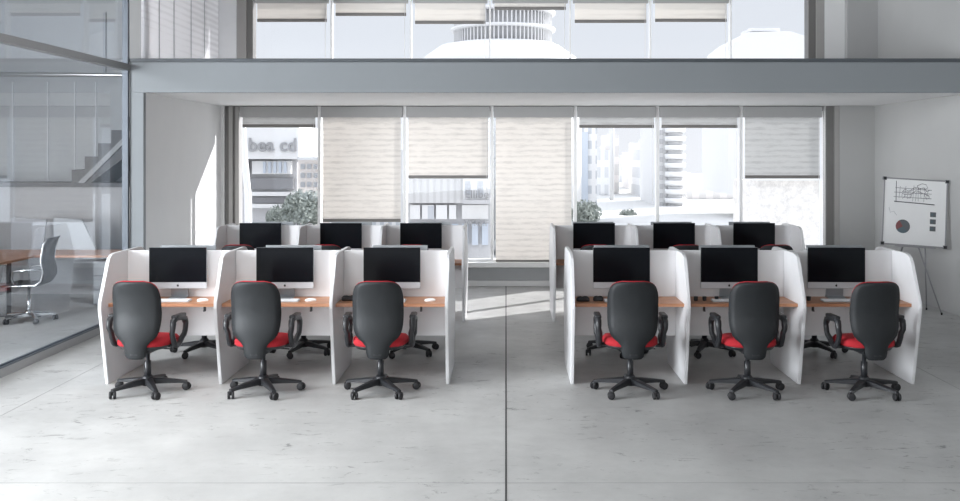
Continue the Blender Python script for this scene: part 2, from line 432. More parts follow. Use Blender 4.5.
st(bx('wall_left_room', (-10.4, 15.0, 0), (XL-.17, 15.2, HC), M['roomwall']))
g = MB()
for px in (13, 48, 75, 96): g.box((X(px, 15)-.012, 14.99, 1.62), (X(px, 15)+.012, 15.0, 3.2), M['joint'])
for px in (105,): g.box((X(px, 15)-.02, 14.97, 3.3), (X(px, 15)+.02, 15.0, 4.3), M['cab'])
st(g.build('trim_11'))
# gallery edge/handrail and staircase
hr = MB(); hr.tube([(-10.3, 14.30, 3.28), (-5.9, 14.35, 3.255), (XL-.18, 14.35, 3.25)], .032, M['steel'], 10)
o = hr.build('handrail'); tag(o, 'steel handrail running high across the room behind the glass wall', 'handrail')
sroot = empty('staircase', (X(70, 14.0), 14.0, 0)); tag(sroot, 'grey concrete staircase rising from a landing behind the glass wall', 'staircase')
lx0, lx1 = X(4, 14)-.1, X(70, 14); LZ = Z(183, 14)
lo = MB(); ox, oy = sroot.location.x, 14.0
lo.box((lx0-2.5-ox, 0, LZ-.06), (XL-.18-ox, .97, LZ), M['stair'], .004); lo.build('landing', parent=sroot)
lo = MB(); lo.box((lx0-ox, .06, 0), (XL-.18-ox, .97, LZ-.06), M['roomdark']); lo.build('landing_wall', parent=sroot)
sp_ = MB(); n = 7; rise = .195; run = .195
pts = [(0, LZ)]
for i in range(n): pts += [(i*run, LZ+(i+1)*rise), ((i+1)*run, LZ+(i+1)*rise)]
mxx = XL-.18-ox
pts = [(min(u, mxx), z) for u, z in pts]; end = pts[-1][0]
pts += [(end, pts[-1][1]-.55), (.28, LZ)]
sp_.prism([(p[0], p[1]) for p in pts], 'y', .05, .95, M['stair']); sp_.build('steps', parent=sroot)
sg = MB(); e2 = (mxx, LZ+.12+(mxx-.14)*1.0)
sg.prism([(.10, LZ), (.2, LZ), (mxx, LZ+mxx-.20), (mxx, LZ+mxx-.11)], 'y', .02, .05, M['stairtop']); sg.build('stringer', parent=sroot)

# desk with return, pedestals
dk = empty('wooden_desk', (-6.6, 12.6, 0)); tag(dk, 'long wood-topped desk with a return behind the glass wall', 'desk')
d = MB(); d.box((-3.2, 0, .69), (1.88, .8, .72), M['wood'], .004); d.box((-3.2, -1.7, .69), (.36, 0, .72), M['wood'], .004)
d.build('desktop', parent=dk)
MB().box((.16, -.55, 0), (.28, -.43, .69), M['blk'], .006).build('leg', parent=dk)
MB().box((.16, -1.6, 0), (.28, -1.48, .69), M['blk'], .006).build('leg', parent=dk)
MB().box((1.72, .1, 0), (1.80, .7, .69), M['cab'], .006).build('leg', parent=dk)
MB().box((-3, .70, .25), (1.72, .72, .69), M['cabl']).build('modesty_panel', parent=dk)
pd = empty('drawer_pedestal', (-5.35, 12.85, 0)); tag(pd, 'grey drawer pedestal under the desk behind the glass wall', 'cabinet')
MB().box((-.22, 0, .03), (.22, .5, .62), M['cab'], .006).build('body', parent=pd)
for k in range(3):
    dr = MB().box((-.21, -.018, .05+k*.19), (.21, 0, .225+k*.19), M['cabl'], .004).build('drawer', parent=pd)
    MB().box((-.06, -.03, .16+k*.19), (.06, -.018, .175+k*.19), M['steel'], .002).build('handle', parent=dr)
s1 = MB().prism([(-6.95, .72), (-6.5, .72), (-6.45, 1.14), (-6.95, 1.18)], 'y', 13.36, 13.39, M['cab'], .004).build('desk_screen')
tag(s1, 'dark grey desk screen on the wooden desk at the frame edge', 'desk screen')
s2 = MB().prism([(-6.35, .72), (-5.75, .72), (-5.95, 1.14), (-6.35, 1.17)], 'y', 13.36, 13.39, M['cabl'], .004).build('desk_screen')
tag(s2, 'lighter grey slanted desk screen on the wooden desk', 'desk screen')

# ------------------------------------------------------------------ base with casters (shared)
def star_base(root, R, mat_arm, z_hub=.13, rot=0, wheel=M['blk2'], metal=False):
    b = MB(); b.lathe([(.0, .06), (.045, .06), (.052, .09), (.048, z_hub), (.032, z_hub+.02), (0, z_hub+.02)], m=mat_arm)
    for k in range(5):
        a = rot+k*2*PI/5; dx, dy = math.sin(a), -math.cos(a)
        nx, ny = -dy, dx
        rings = []
        for t, w, zt, h in ((.02, .036, z_hub, .055), (.35, .030, z_hub-.012, .045), (.75, .023, .098, .030), (1.0, .019, .083, .022)):
            r = R*t; w2 = w
            prof = [(-w2, zt-h), (w2, zt-h), (w2, zt-.008), (w2*.6, zt), (-w2*.6, zt), (-w2, zt-.008)]
            rings.append([(dx*r+nx*u, dy*r+ny*u, z) for u, z in prof])
        b.loft(rings, mat_arm, smooth=False)
    base = b.build('star_base', parent=root)
    for k in range(5):
        a = rot+k*2*PI/5; dx, dy = math.sin(a), -math.cos(a)
        c = MB(); cx, cy = dx*R*.98, dy*R*.98; ang = a+.5*(k-2)
        ca, sa = math.cos(ang), math.sin(ang)
        for sgn in (-1, 1): c.cylx((cx+sgn*.017*ca, cy+sgn*.017*sa, .0325), .032, .022, wheel, 16, ang)
        c.tube([(cx, cy, .03), (cx, cy, .07)], .011, wheel, 8)
        c.box((cx-.016, cy-.016, .044), (cx+.016, cy+.016, .064), wheel, .005)
        c.build('caster', parent=root)
    return base

def outline_w(z):
    """half width of the backrest shell at height z"""
    T = [(.33, .065), (.345, .088), (.38, .096), (.44, .102), (.475, .130), (.51, .176), (.55, .199), (.61, .211), (.68, .216), (.76, .216), (.84, .216), (.90, .208), (.94, .194), (.965, .172), (.98, .140), (.988, .095)]
    for (a, wa), (b, wb_) in zip(T, T[1:]):
        if a <= z <= b: return wa+(wb_-wa)*(z-a)/(b-a)
    return T[-1][1]
def back_y(z):      # lumbar curve, sitter is towards +y
    T = [(.33, -.235), (.45, -.245), (.58, -.245), (.70, -.225), (.85, -.245), (.99, -.285)]
    for (a, wa), (b, wb_) in zip(T, T[1:]):
        if a <= z <= b:
            t = (z-a)/(b-a); t = t*t*(3-2*t)*.4+t*.6; return wa+(wb_-wa)*t
    return T[-1][1]

def make_chair(name, rot):
    r = empty(name)
    star_base(r, .325, M['blk'], rot=rot)
    c = MB(); c.lathe([(.0, .13), (.028, .13), (.028, .27), (.018, .275), (.018, .38), (0, .38)], m=M['blk']); c.build('gas_column', parent=r)
    c = MB(); c.box((-.08, -.14, .355), (.08, .12, .40), M['blk'], .012)
    c.box((-.035, -.25, .36), (.035, -.08, .385), M['blk'], .008)
    c.tube([(.08, .03, .375), (.20, .03, .37), (.22, .03, .368)], .006, M['blk'], 6)
    c.build('tilt_mechanism', parent=r)
    # seat
    def seat_ring(z, e, ins=0):
        pts = []
        for j in range(28):
            q = 2*PI*j/28; cs, sn = math.cos(q), math.sin(q)
            ex = 2/3.2
            x = (.238-ins)*abs(cs)**ex*(1 if cs > 0 else -1); y = (.228-ins)*abs(sn)**ex*(1 if sn > 0 else -1)
            w = 1-.10*(-(y)/.23 if y < 0 else 0)
            zz = z-(.022*max(0, y/.23)**2 if e else 0)
            pts.append((x*w, y+.01, zz))
        return pts
    c = MB(); c.loft([seat_ring(.392, 0, .06), seat_ring(.398, 0, .025), seat_ring(.420, 0, .012), seat_ring(.428, 0, .010)], M['blk']); c.build('seat_pan', parent=r)
    c = MB(); c.loft([seat_ring(.424, 0, .012), seat_ring(.435, 0, .0), seat_ring(.465, 1, .0), seat_ring(.488, 1, .02), seat_ring(.497, 1, .07), seat_ring(.492, 1, .14)], M['red']); c.build('seat_cushion', parent=r)
    # backrest shell
    zs = [.330, .338, .352, .38, .41, .44, .47, .50, .53, .565, .61, .66, .72, .78, .84, .89, .925, .95, .968, .980, .988]
    def slab(z, w, t0, t1, curve=.045):
        y = back_y(z); pts = []; n = 9; k = min(1, w/.215)
        for j in range(n):
            u = -1+2*j/(n-1); pts.append((u*w, y+curve*k*u*u-t0*(1-abs(u)**4), z))
        for j in range(n):
            u = 1-2*j/(n-1); pts.append((u*w*.985, y+curve*k*u*u+t1*(1-abs(u)**4*.8)+.004, z))
        return pts
    c = MB(); c.loft([slab(z, outline_w(z), .012 if .335 < z < .985 else .004, .006) for z in zs], M['shell']); c.build('back_shell', parent=r)
    zc = [.50, .508, .525, .56, .61, .68, .76, .84, .90, .94, .961, .975, .984, .990, .994]
    rings = []
    for z in zc:
        zz = min(z, .982); w = outline_w(max(.52, z-.006))-.004
        if z <= .502: w *= .85
        t = .045 if .52 < z < .97 else (.03 if z < .99 else .016)
        y = back_y(zz); pts = []
        n = 9; k = min(1, w/.215)
        for j in range(n):
            u = -1+2*j/(n-1); pts.append((u*w, y+.045*k*u*u+.006, z))
        for j in range(n):
            u = 1-2*j/(n-1); pts.append((u*w*.97, y+.045*k*u*u+.010+t*(1-abs(u)**6*.75), z))
        rings.append(pts)
    c = MB(); c.loft(rings, M['red']); c.build('back_cushion', parent=r)
    # armrests : closed loops with a thick pad
    for s in (-1, 1):
        x = s*.272
        lp = [(-.065, .425), (-.10, .49), (-.125, .57), (-.115, .635), (-.06, .655), (.04, .648), (.105, .625), (.13, .58), (.115, .52), (.08, .465), (.03, .425), (-.02, .412)]
        a = MB(); pts = []
        N_ = len(lp)
        for i in range(N_):
            p0, p1 = lp[i], lp[(i+1) % N_]; pts += [(x+s*.012*(1 if p0[1] > .5 else 0), p0[0], p0[1]), (x+s*.012*(1 if p0[1] > .5 else 0), (p0[0]+p1[0])/2, (p0[1]+p1[1])/2)]
        a.tube(pts, [.024 if p[2] < .6 else .027 for p in pts], M['blk'], 8, closed=True, flat=1.0)
        a.box((x-.028+s*.012, -.105, .650), (x+.028+s*.012, .085, .682), M['blk'], .011)
        a.box((min(x, s*.10), -.05, .398), (max(x, s*.10), .02, .418), M['blk'], .006)
        a.build('armrest', parent=r)
    return r

# chairs, front row of the front benches: (x, y, yaw, base angle offset, label)
base_chair = make_chair('task_chair', 0)
def place_chair(x, y, rz, label, group):
    global first_used
    c = base_chair if not first_used else copy_tree(base_chair)
    first_used = True
    c.location = (x, y, 0); c.rotation_euler = (0, 0, rz); tag(c, label, 'office chair', group); return c
def turn_base(c, a):
    """swivel the star base and casters under the seat"""
    for ch in c.children:
        if ch.name.startswith(('star_base', 'caster')): ch.rotation_euler = (0, 0, a)
first_used = False
R = math.radians
FG = 'chairs along the near side of the front benches'
f_ch = [(-3.10, 8.24, R(-6), R(38), 'red and black chair at the front desk nearest the glass wall'),
        (-2.10, 8.24, R(-4), R(34), 'red and black chair at the middle front desk, glass wall side'),
        (-1.085, 8.24, R(1), R(35), 'red and black chair by the aisle-side desk with black pouch and white mouse'),
        (1.075, 8.24, R(-1), R(-36), 'red and black chair by the aisle-side desk with two black pouches'),
        (2.085, 8.22, R(2), R(-40), 'red and black chair at the middle front desk with three small pots'),
        (3.085, 8.20, R(5), R(-44), 'red and black chair at the front desk nearest the whiteboard easel')]
for x, y, rz, br, l in f_ch:
    c = place_chair(x, y, rz, l, FG); turn_base(c, br)
OG = 'chairs on the far side of the front benches'
o_ch = [(-3.13, R(176), R(-14), 'chair base seen under the front bench desk nearest the glass wall'),
        (-2.10, R(183), R(-16), 'chair base seen under the middle front desk, glass wall side'),
        (-1.02, R(180), R(-24), 'chair base seen under the front desk beside the aisle, glass wall side'),
        (1.12, R(184), R(7), 'chair base seen under the front desk beside the aisle, whiteboard side'),
        (2.06, R(178), R(-22), 'chair base seen under the middle front desk, whiteboard side'),
        (3.2, R(181), R(17), 'chair base seen under the front desk nearest the whiteboard')]
for x, rz, br, l in o_ch:
    c = place_chair(x, 9.88, rz, l, OG); turn_base(c, br+PI)
BG = 'chairs along the near side of the rear benches'
b_ch = [(-3.16, 'chair top peeking over the front bench, nearest the sunlit wall'), (-2.12, 'chair top peeking beside the middle monitor, glass wall side of the rear row'),
        (-1.12, 'rear row chair beside the aisle on the glass wall side'), (1.09, 'chair top peeking over the front bench beside the aisle, whiteboard side'),
        (2.13, 'chair top peeking below the middle rear monitor, whiteboard side'), (3.20, 'chair top peeking over the front bench, nearest the whiteboard')]
for x, l in b_ch: 
    c = place_chair(x, 11.48, R(random.uniform(-5, 5)), l, BG)

# ------------------------------------------------------------------ benches
PITCH = 1.015
def make_bench(hooks):
    r = empty('workstation_bench')
    hp = [(.44, 0), (.60, .70), (.592, .76), (.43, 1.085), (.405, 1.125), (.36, 1.150), (.30, 1.160)]
    prof = [(-u, z) for u, z in hp]+[(u, z) for u, z in hp[::-1]]
    for i in range(4):
        x = (i-1.5)*PITCH
        MB().prism(prof, 'x', x-.015, x+.015, M['white'], .005).build('side_panel', parent=r)
    for i in range(3):
        a, b = (i-1.5)*PITCH+.0155, (i-.5)*PITCH-.0155
        MB().box((a, -.014, .355), (b, .014, 1.155), M['white'], .003).build('privacy_screen', parent=r)
        for s in (-1, 1):
            lo_, hi_ = sorted((s*.0145, s*.45))
            d = MB(); d.box((a, lo_, .694), (b, hi_, .722), M['wood'], .002)
            dt = d.build('desktop', parent=r)
            if s == -1:
                hx = (a+b)/2+hooks[i]
                h = MB(); h.box((hx-.010, -.425, .655), (hx+.010, -.41, .694), M['blk'], .002); h.box((hx-.010, -.44, .650), (hx+.010, -.41, .660), M['blk'], .002)
                h.build('cable_hook', parent=dt)
    return r
YF, YR = 8.95, 12.13
XLc, XRc = -2.045, 2.115
for (cx, cy, hk, l) in ((XLc, YF, (.36, .30, .27), 'white three-desk bench in front, beside the glass wall'),
                        (XRc, YF, (0, -.34, -.38), 'white three-desk bench in front, on the whiteboard side'),
                        (XLc, YR, (.36, .30, .27), 'white three-desk bench behind, below the blinds on the glass wall side'),
                        (XRc, YR, (.2, -.34, -.38), 'white three-desk bench behind, below the blinds on the whiteboard side')):
    b = make_bench(hk); b.location = (cx, cy, 0); tag(b, l, 'office desk', 'double-sided workstation benches')

# ------------------------------------------------------------------ computers
def make_computer():
    r = empty('desktop_computer')
    W = .264
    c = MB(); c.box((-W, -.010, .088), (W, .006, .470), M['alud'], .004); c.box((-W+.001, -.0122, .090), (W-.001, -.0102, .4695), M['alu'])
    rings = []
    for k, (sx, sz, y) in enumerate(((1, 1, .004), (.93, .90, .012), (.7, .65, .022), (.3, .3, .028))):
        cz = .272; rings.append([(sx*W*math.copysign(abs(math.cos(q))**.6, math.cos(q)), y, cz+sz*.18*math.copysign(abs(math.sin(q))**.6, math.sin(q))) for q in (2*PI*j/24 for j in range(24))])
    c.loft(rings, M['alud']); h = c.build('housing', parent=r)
    MB().box((-W+.001, -.0145, .148), (W-.001, -.0118, .4695), M['screen'], .001).build('screen', parent=r)
    # apple shaped emblem on the chin
    e = MB(); pts = []
    for j in range(28):
        q = 2*PI*j/28; rr = .0105*(1-.10*abs(math.sin(q))**8)
        x, z = rr*math.cos(q), rr*1.08*math.sin(q)
        dx, dz = x-.0125, z-.001
        if math.hypot(dx, dz) < .0055: x = .0125-.0055*abs(dx)/max(math.hypot(dx, dz), 1e-4)
        pts.append((x, .117+z))
    e.prism(pts, 'y', -.0128, -.0119, M['blk'])
    e.prism([(.000, .130), (.004, .1315), (.006, .136), (.002, .1345)], 'y', -.0128, -.0119, M['blk']); e.build('emblem', parent=h)
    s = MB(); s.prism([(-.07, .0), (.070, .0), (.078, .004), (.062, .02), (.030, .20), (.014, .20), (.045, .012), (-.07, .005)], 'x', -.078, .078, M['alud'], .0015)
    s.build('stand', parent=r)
    return r
comp0 = None
def place_comp(x, y, rz, label, grp, sc=1):
    global comp0
    c = make_computer() if comp0 is None else copy_tree(comp0)
    if comp0 is None: comp0 = c
    c.location = (x, y, .722); c.rotation_euler = (0, 0, rz); c.scale = (1, 1, sc); tag(c, label, 'computer', grp)
names = ['nearest the glass wall', 'at the middle desk on the glass wall side', 'beside the aisle on the glass wall side',
         'beside the aisle on the whiteboard side', 'at the middle desk on the whiteboard side', 'nearest the whiteboard easel']
ux = [XLc-PITCH, XLc, XLc+PITCH, XRc-PITCH, XRc, XRc+PITCH]
mx = [-3.045, -2.052, -1.059, 1.072, 2.072, 3.066]
for i in range(6):
    place_comp(mx[i], YF-.105, R((2, 1.5, .5, 0, -1, -2)[i]*1.0), 'black-screened silver computer on the front bench, '+names[i], 'computers on the near side of the front benches')
ox_ = [-3.02, -2.02, -1.01, 1.10, 2.10, 3.12]
for i in range(6):
    place_comp(ox_[i], YF+.105, PI+R(random.uniform(-1, 1)), 'computer back peeking over the front screen, '+names[i], 'computers on the far side of the front benches')
rx = [X(260.5, 12.02), X(341, 12.02), X(421, 12.02), X(594, 12.02), X(674, 12.02), X(754, 12.02)]
for i in range(6):
    place_comp(rx[i], YR-.105, 0, 'black screen of the rear bench computer, '+names[i], 'computers on the near side of the rear benches')
rx2 = [-3.0, X(352, 12.25), X(430, 12.25), X(593, 12.25), X(671, 12.25), X(749, 12.25)]
for i in range(6):
    place_comp(rx2[i], YR+.105, PI, 'computer top peeking over the rear bench, '+names[i], 'computers on the far side of the rear benches')

def make_keyboard():
    r = empty('keyboard')
    MB().prism([(-.055, .0), (.055, .0), (.055, .015), (-.055, .006)], 'x', -.21, .21, M['alu'], .002).build('tray', parent=r)
    k = MB()
    for row in range(5):
        y0 = -.048+row*.0195; z = .0068+(y0+.055)*.082
        nk = 14
        for i in range(nk):
            a = -.203+i*.406/nk; k.box((a, y0, z), (a+.406/nk-.003, y0+.0165, z+.0035), M['key'])
    k.build('keys', parent=r); return r
def make_mouse():
    m = MB(); rings = []
    for z, s in ((.0, .92), (.008, 1), (.016, .93), (.022, .75), (.026, .45), (.027, .1)):
        rings.append([(s*.029*math.cos(2*PI*j/20), s*.052*math.sin(2*PI*j/20), z) for j in range(20)])
    m.loft(rings, M['mouse']); return m.build('computer_mouse')
kb0 = make_keyboard(); first = True
for i in range(6):
    k = kb0 if first else copy_tree(kb0); first = False
    k.location = ((-3.08, -2.09, -1.12, 1.10, 2.08, 3.08)[i], YF-.305, .722); k.rotation_euler = (0, 0, R((0, 1, -1, 0, 1, 0)[i]))
    tag(k, 'white keyboard on the front bench, '+names[i], 'keyboard', 'keyboards on the front benches')
ms0 = make_mouse(); first = True
for (x, l) in ((-2.755, 'white mouse on the desk nearest the glass wall'), (-1.775, 'white mouse on the middle desk, glass wall side'), (-.69, 'white mouse on the desk beside the aisle')):
    k = ms0 if first else ms0.copy()
    if not first: col.objects.link(k)
    first = False
    k.location = (x, YF-.305, .722); k.rotation_euler = (0, 0, R(-70)); tag(k, l, 'computer mouse', 'white mice on the front bench')
def pouch(x, y, w, d_, rz, label):
    m = MB(); rings = []
    for z, s in ((.0, .90), (.01, 1), (.026, .96), (.036, .75), (.04, .3)):
        rings.append([(s*w*math.copysign(abs(math.cos(q))**.7, math.cos(q)), s*d_*math.copysign(abs(math.sin(q))**.7, math.sin(q)), z*(1+.15*math.sin(3*q))) for q in (2*PI*j/24 for j in range(24))])
    m.loft(rings, M['blk2']); o = m.build('zip_pouch'); o.location = (x, y, .722); o.rotation_euler = (0, 0, rz)
    tag(o, label, 'pouch'); return o
pouch(-1.43, YF-.25, .075, .05, .1, 'black pouch behind the chair beside the aisle, glass wall side')
pouch(.70, YF-.30, .062, .035, .2, 'larger black pouch by the side panel next to the aisle')
pouch(.84, YF-.28, .048, .032, -.15, 'smaller black pouch further from the side panel next to the aisle')
for (x, l) in ((1.73, 'small dark pot closest to the divider on the middle desk'), (1.81, 'small dark pot between two others on the middle desk'), (1.92, 'small brown pot nearest the keyboard on the middle desk'), (2.76, 'small dark pot by the divider on the desk nearest the whiteboard')):
    m = MB(); m.lathe([(0, 0), (.017, 0), (.018, .004), (.020, .038), (.017, .038), (.015, .008), (0, .008)], m=M['blk2'], n=16)
    o = m.build('pen_pot'); o.location = (x, YF-.27, .722); tag(o, l, 'pot', 'small pots on the whiteboard side bench')

# ------------------------------------------------------------------ grey meeting chair behind the glass
def mesh_chair():
    r = empty('mesh_office_chair', (X(29, 11.75), 11.75, 0), R(96)); tag(r, 'grey mesh chair on a chrome star base behind the glass wall', 'office chair')
    star_base(r, .30, M['chrome'], z_hub=.12, rot=.3)
    MB().lathe([(0, .12), (.025, .12), (.025, .3), (.017, .3), (.017, .43), (0, .43)], m=M['chrome']).build('gas_column', parent=r)
    c = MB(); rings = []
    prof = [(.24, .455), (.20, .47), (.05, .462), (-.10, .455), (-.19, .47)]
    for y, z in prof: rings.append([(-.22, y, z-.012), (.22, y, z-.012), (.22, y, z+.012), (-.22, y, z+.012)])
    c.loft(rings, M['mesh']); c.build('seat', parent=r)
    c = MB(); rings = []
    for y, z in ((-.20, .48), (-.25, .56), (-.245, .66), (-.215, .76), (-.225, .86), (-.25, .95), (-.285, 1.03)):
        w = .21; rings.append([(-w, y-.010, z), (w, y-.010, z), (w, y+.010, z), (-w, y+.010, z)])
    c.loft(rings, M['mesh']); c.build('backrest', parent=r)
    for s in (-1, 1):
        c = MB(); x = s*.225
        c.tube([(x, .24, .455), (x, .05, .462), (x, -.16, .465), (x, -.22, .52), (x, -.247, .62), (x, -.218, .76), (x, -.25, .95), (x, -.29, 1.035)], .011, M['chrome'], 8); c.build('side_rail', parent=r)
        c = MB(); c.tube([(x, .08, .46), (x+s*.04, .10, .56), (x+s*.04, .08, .65), (x+s*.04, -.10, .66), (x, -.235, .66)], .011, M['chrome'], 8); c.build('armrest', parent=r)
mesh_chair()

# ------------------------------------------------------------------ whiteboard easel
we = empty('whiteboard_easel', (X(914.5, 12.4), 12.4, 0)); tag(we, 'white flip board with pie chart and sketches on a tripod easel', 'whiteboard')
bw, bh = .385, .425; zc = Z(212.5, 12.4)
Rb = Matrix.Translation((0, 0, zc)) @ Matrix.Rotation(R(-10), 4, 'Z') @ Matrix.Rotation(R(3.4), 4, 'Y') @ Matrix.Rotation(R(-6), 4, 'X')
def onboard(mb, name, parent):
    mb.bm.transform(Rb); return mb.build(name, parent=parent)
b = MB(); b.box((-bw, -.008, -bh), (bw, .010, bh), M['board']); bo = onboard(b, 'board', we)
b = MB()
for lo_, hi_ in (((-bw-.012, -.014, bh-.004), (bw+.012, .014, bh+.014)), ((-bw-.012, -.014, -bh-.014), (bw+.012, .014, -bh+.004)), ((-bw-.012, -.014, -bh), (-bw+.006, .014, bh)), ((bw-.006, -.014, -bh), (bw+.012, .014, bh))):
    b.box(lo_, hi_, M['boardframe'], .003)
for sx in (-1, 1):
    for sz in (-1, 1): b.box((sx*bw-.026, -.018, sz*bh-.024), (sx*bw+.026, .017, sz*bh+.024), M['blk'], .006)
onboard(b, 'board_frame', we)
b = MB(); b.box((-.24, -.06, -bh-.03), (.26, -.012, -bh-.012), M['boardframe'], .003); onboard(b, 'pen_tray', we)
# sketches
random.seed(3)
sk = MB()
def stroke(pts, r=.004, m=M['ink']): sk.tube([(p[0], -.0085, p[1]) for p in pts], r, m, 5, flat=1)
stroke([(-.24, .40), (-.235, .12)]); stroke([(-.26, .13), (.24, .115)], .006)
for zz in (.19, .25, .31): stroke([(-.28+random.uniform(0, .05), zz), (.20, zz+random.uniform(-.01, .01))], .0035, M['inkl'])
for k in range(4):
    p = [(-.16+j*.033, .17+.045*k*.6+.05*random.random()+(.05 if 3 < j < 9 else 0)) for j in range(11)]
    stroke(p, .003, M['ink'] if k % 2 else M['inkl'])
for k in range(12):
    a = -.2+k*.034; stroke([(a, .14+random.random()*.05), (a+.015*random.uniform(-1, 1), .22+random.random()*.13)], .0025, M['inkl'])
stroke([(.02, .35), (.08, .38), (.13, .37), (.15, .33), (.10, .30), (.04, .31), (.02, .35)], .003)
stroke([(-.32, .05), (-.30, -.02), (-.26, .0), (-.22, -.05)], .002, M['inkl'])
sk.bm.transform(Rb); sk.build('chart_drawing', parent=we)
pie = MB()
for a0, a1, m in ((0, 2.1, 'pie_g'), (2.1, 3.7, 'pie_r'), (3.7, 5.4, 'pie_b'), (5.4, 2*PI, 'pie_g')):
    pts = [(-.14, -.19)]+[(-.14+.088*math.cos(a0+(a1-a0)*t/10), -.19+.088*math.sin(a0+(a1-a0)*t/10)) for t in range(11)]
    pie.prism(pts, 'y', -.0105, -.008, M[m])
pie.bm.transform(Rb); pie.build('pie_chart', parent=we)
for k in range(3):
    q = MB(); q.box((.19, -.0105, -.045-k*.092), (.262, -.008, .018-k*.092), M['pie_g']); q.box((.205, -.0112, -.03-k*.092), (.225, -.0105, .0-k*.092), M['pie_b']); q.bm.transform(Rb); q.build('small_chart', parent=we)
# legs (feet on the floor)
def W2(px, py, Y): return Vector((X(px, Y), Y, Z(py, Y)))-we.location
top = Vector((0, .05, zc-bh*.2))
for nm, tp, ft in (('leg', Vector((.02, .03, zc-.33)), Vector((.262, -.20, .0))), ('leg', Vector((.155, .05, zc-.35)), Vector((.245, .20, .0))), ('leg', Vector((-.10, .03, zc-.33)), Vector((-.50, -.10, .0)))):
    l = MB(); l.tube([tp, (tp+ft)/2, ft+Vector((0, 0, .012))], [.010, .009, .008], M['boardframe'], 8); l.tube([ft+Vector((0, 0, .03)), ft], .012, M['blk2'], 8); l.build(nm, parent=we)
l = MB(); l.box((-.12, .012, zc-.36), (.16, .045, zc-.30), M['boardframe'], .004); l.build('bracket', parent=we)

# ------------------------------------------------------------------ the street outside
def thing_at(name, px, Y, label, cat, grp=None, z=-3.0):
    r = empty(name, (X(px, Y), Y, z)); tag(r, label, cat, grp); return r
def pb(root, x0, y0, x1, y1, Y, dy, m, name, depth=0, parent=None):
    """a box spanning the given directions at distance Y, real depth dy"""
    o = root.location; b = MB()
    b.box((X(x0, Y)-o.x, Y-o.y, max(Z(y1, Y), -3.0)-o.z), (X(x1, Y)-o.x, Y+dy-o.y, Z(y0, Y)-o.z), m, .0)
    return b.build(name, parent=parent or root)
st(bx('ground', (-120, 15.6, -3.2), (120, 260, -3.0), M['ground']))

A = thing_at('building', 270, 40, 'pale building with a big lettered sign band and dark balcony strips', 'building')
pb(A, 236, 126, 299, 159, 40, 6, M['b_white'], 'sign_band'); 
pb(A, 236, 159, 297, 300, 40.6, 5.4, M['b_grey'], 'wall')
pb(A, 252, 161, 291, 174, 40.3, .3, M['b_white'], 'window_strip')
for k in range(5): pb(A, 263+k*5.2, 162, 265.5+k*5.2, 173, 40.2, .1, M['b_blue'], 'window')
pb(A, 243, 178, 293, 189, 40.4, .3, M['b_dark'], 'balcony')
pb(A, 250, 192, 296, 196, 40.3, .3, M['b_white'], 'ledge'); pb(A, 250, 204, 292, 208, 40.3, .3, M['b_white'], 'ledge')
pb(A, 252, 197, 290, 203, 40.45, .3, M['b_dark'], 'balcony')
pb(A, 236, 158, 248, 174, 40.2, .3, M['b_dark'], 'window')
def text(s, px, py, Y, h, parent, m, name='lettering', bold=.0):
    cu = bpy.data.curves.new(name, 'FONT'); cu.body = s; cu.size = h; cu.extrude = .03; cu.align_x = 'LEFT'; cu.offset = bold
    o = bpy.data.objects.new(name, cu); col.objects.link(o); o.parent = parent
    o.location = Vector((X(px, Y), Y, Z(py, Y)))-parent.location; o.rotation_euler = (PI/2, 0, 0); cu.materials.append(m)
    bpy.context.view_layer.update()
    me = bpy.data.meshes.new_from_object(o.evaluated_get(bpy.context.evaluated_depsgraph_get())); me.name = name
    n = bpy.data.objects.new(name, me); col.objects.link(n); n.parent = parent; n.location = o.location; n.rotation_euler = o.rotation_euler
    bpy.data.objects.remove(o); return n
text('bea cd', 248, 151, 39.95, .78, A, M['b_sign'], bold=.015)
B = thing_at('building', 309, 37.5, 'beige block with small windows beside the sign building', 'building')
pb(B, 298, 160, 319, 300, 37.5, 2.2, M['b_beige'], 'wall')
for r_ in range(3):
    for c_ in range(3): pb(B, 300.5+c_*6.4, 164+r_*9, 304.5+c_*6.4, 169+r_*9, 37.4, .12, M['b_dark'], 'window')
pb(B, 297, 157, 320, 160, 37.4, 2.2, M['b_grey'], 'parapet')
B2 = thing_at('building', 372, 66, 'pale grey building seen faintly through the first lowered blind', 'building')
pb(B2, 342, 150, 403, 300, 66, 8, M['b_grid'], 'wall'); pb(B2, 345, 135, 385, 150, 66.5, 6, M['b_white'], 'penthouse')
# white post by the window edge
Pq = thing_at('lamp_post', 246, 28, 'white curved lamp post at the window edge', 'lamp post')
pts = [(X(243, 28), 28, 4), (X(244, 28), 28, 2.2), (X(248, 28), 28, .8), (X(249.5, 28), 28, -3.0)]
b = MB(); b.tube([Vector(p)-Pq.location for p in pts], [.05, .09, .11, .12], M['b_white'], 8); b.build('pole', parent=Pq)
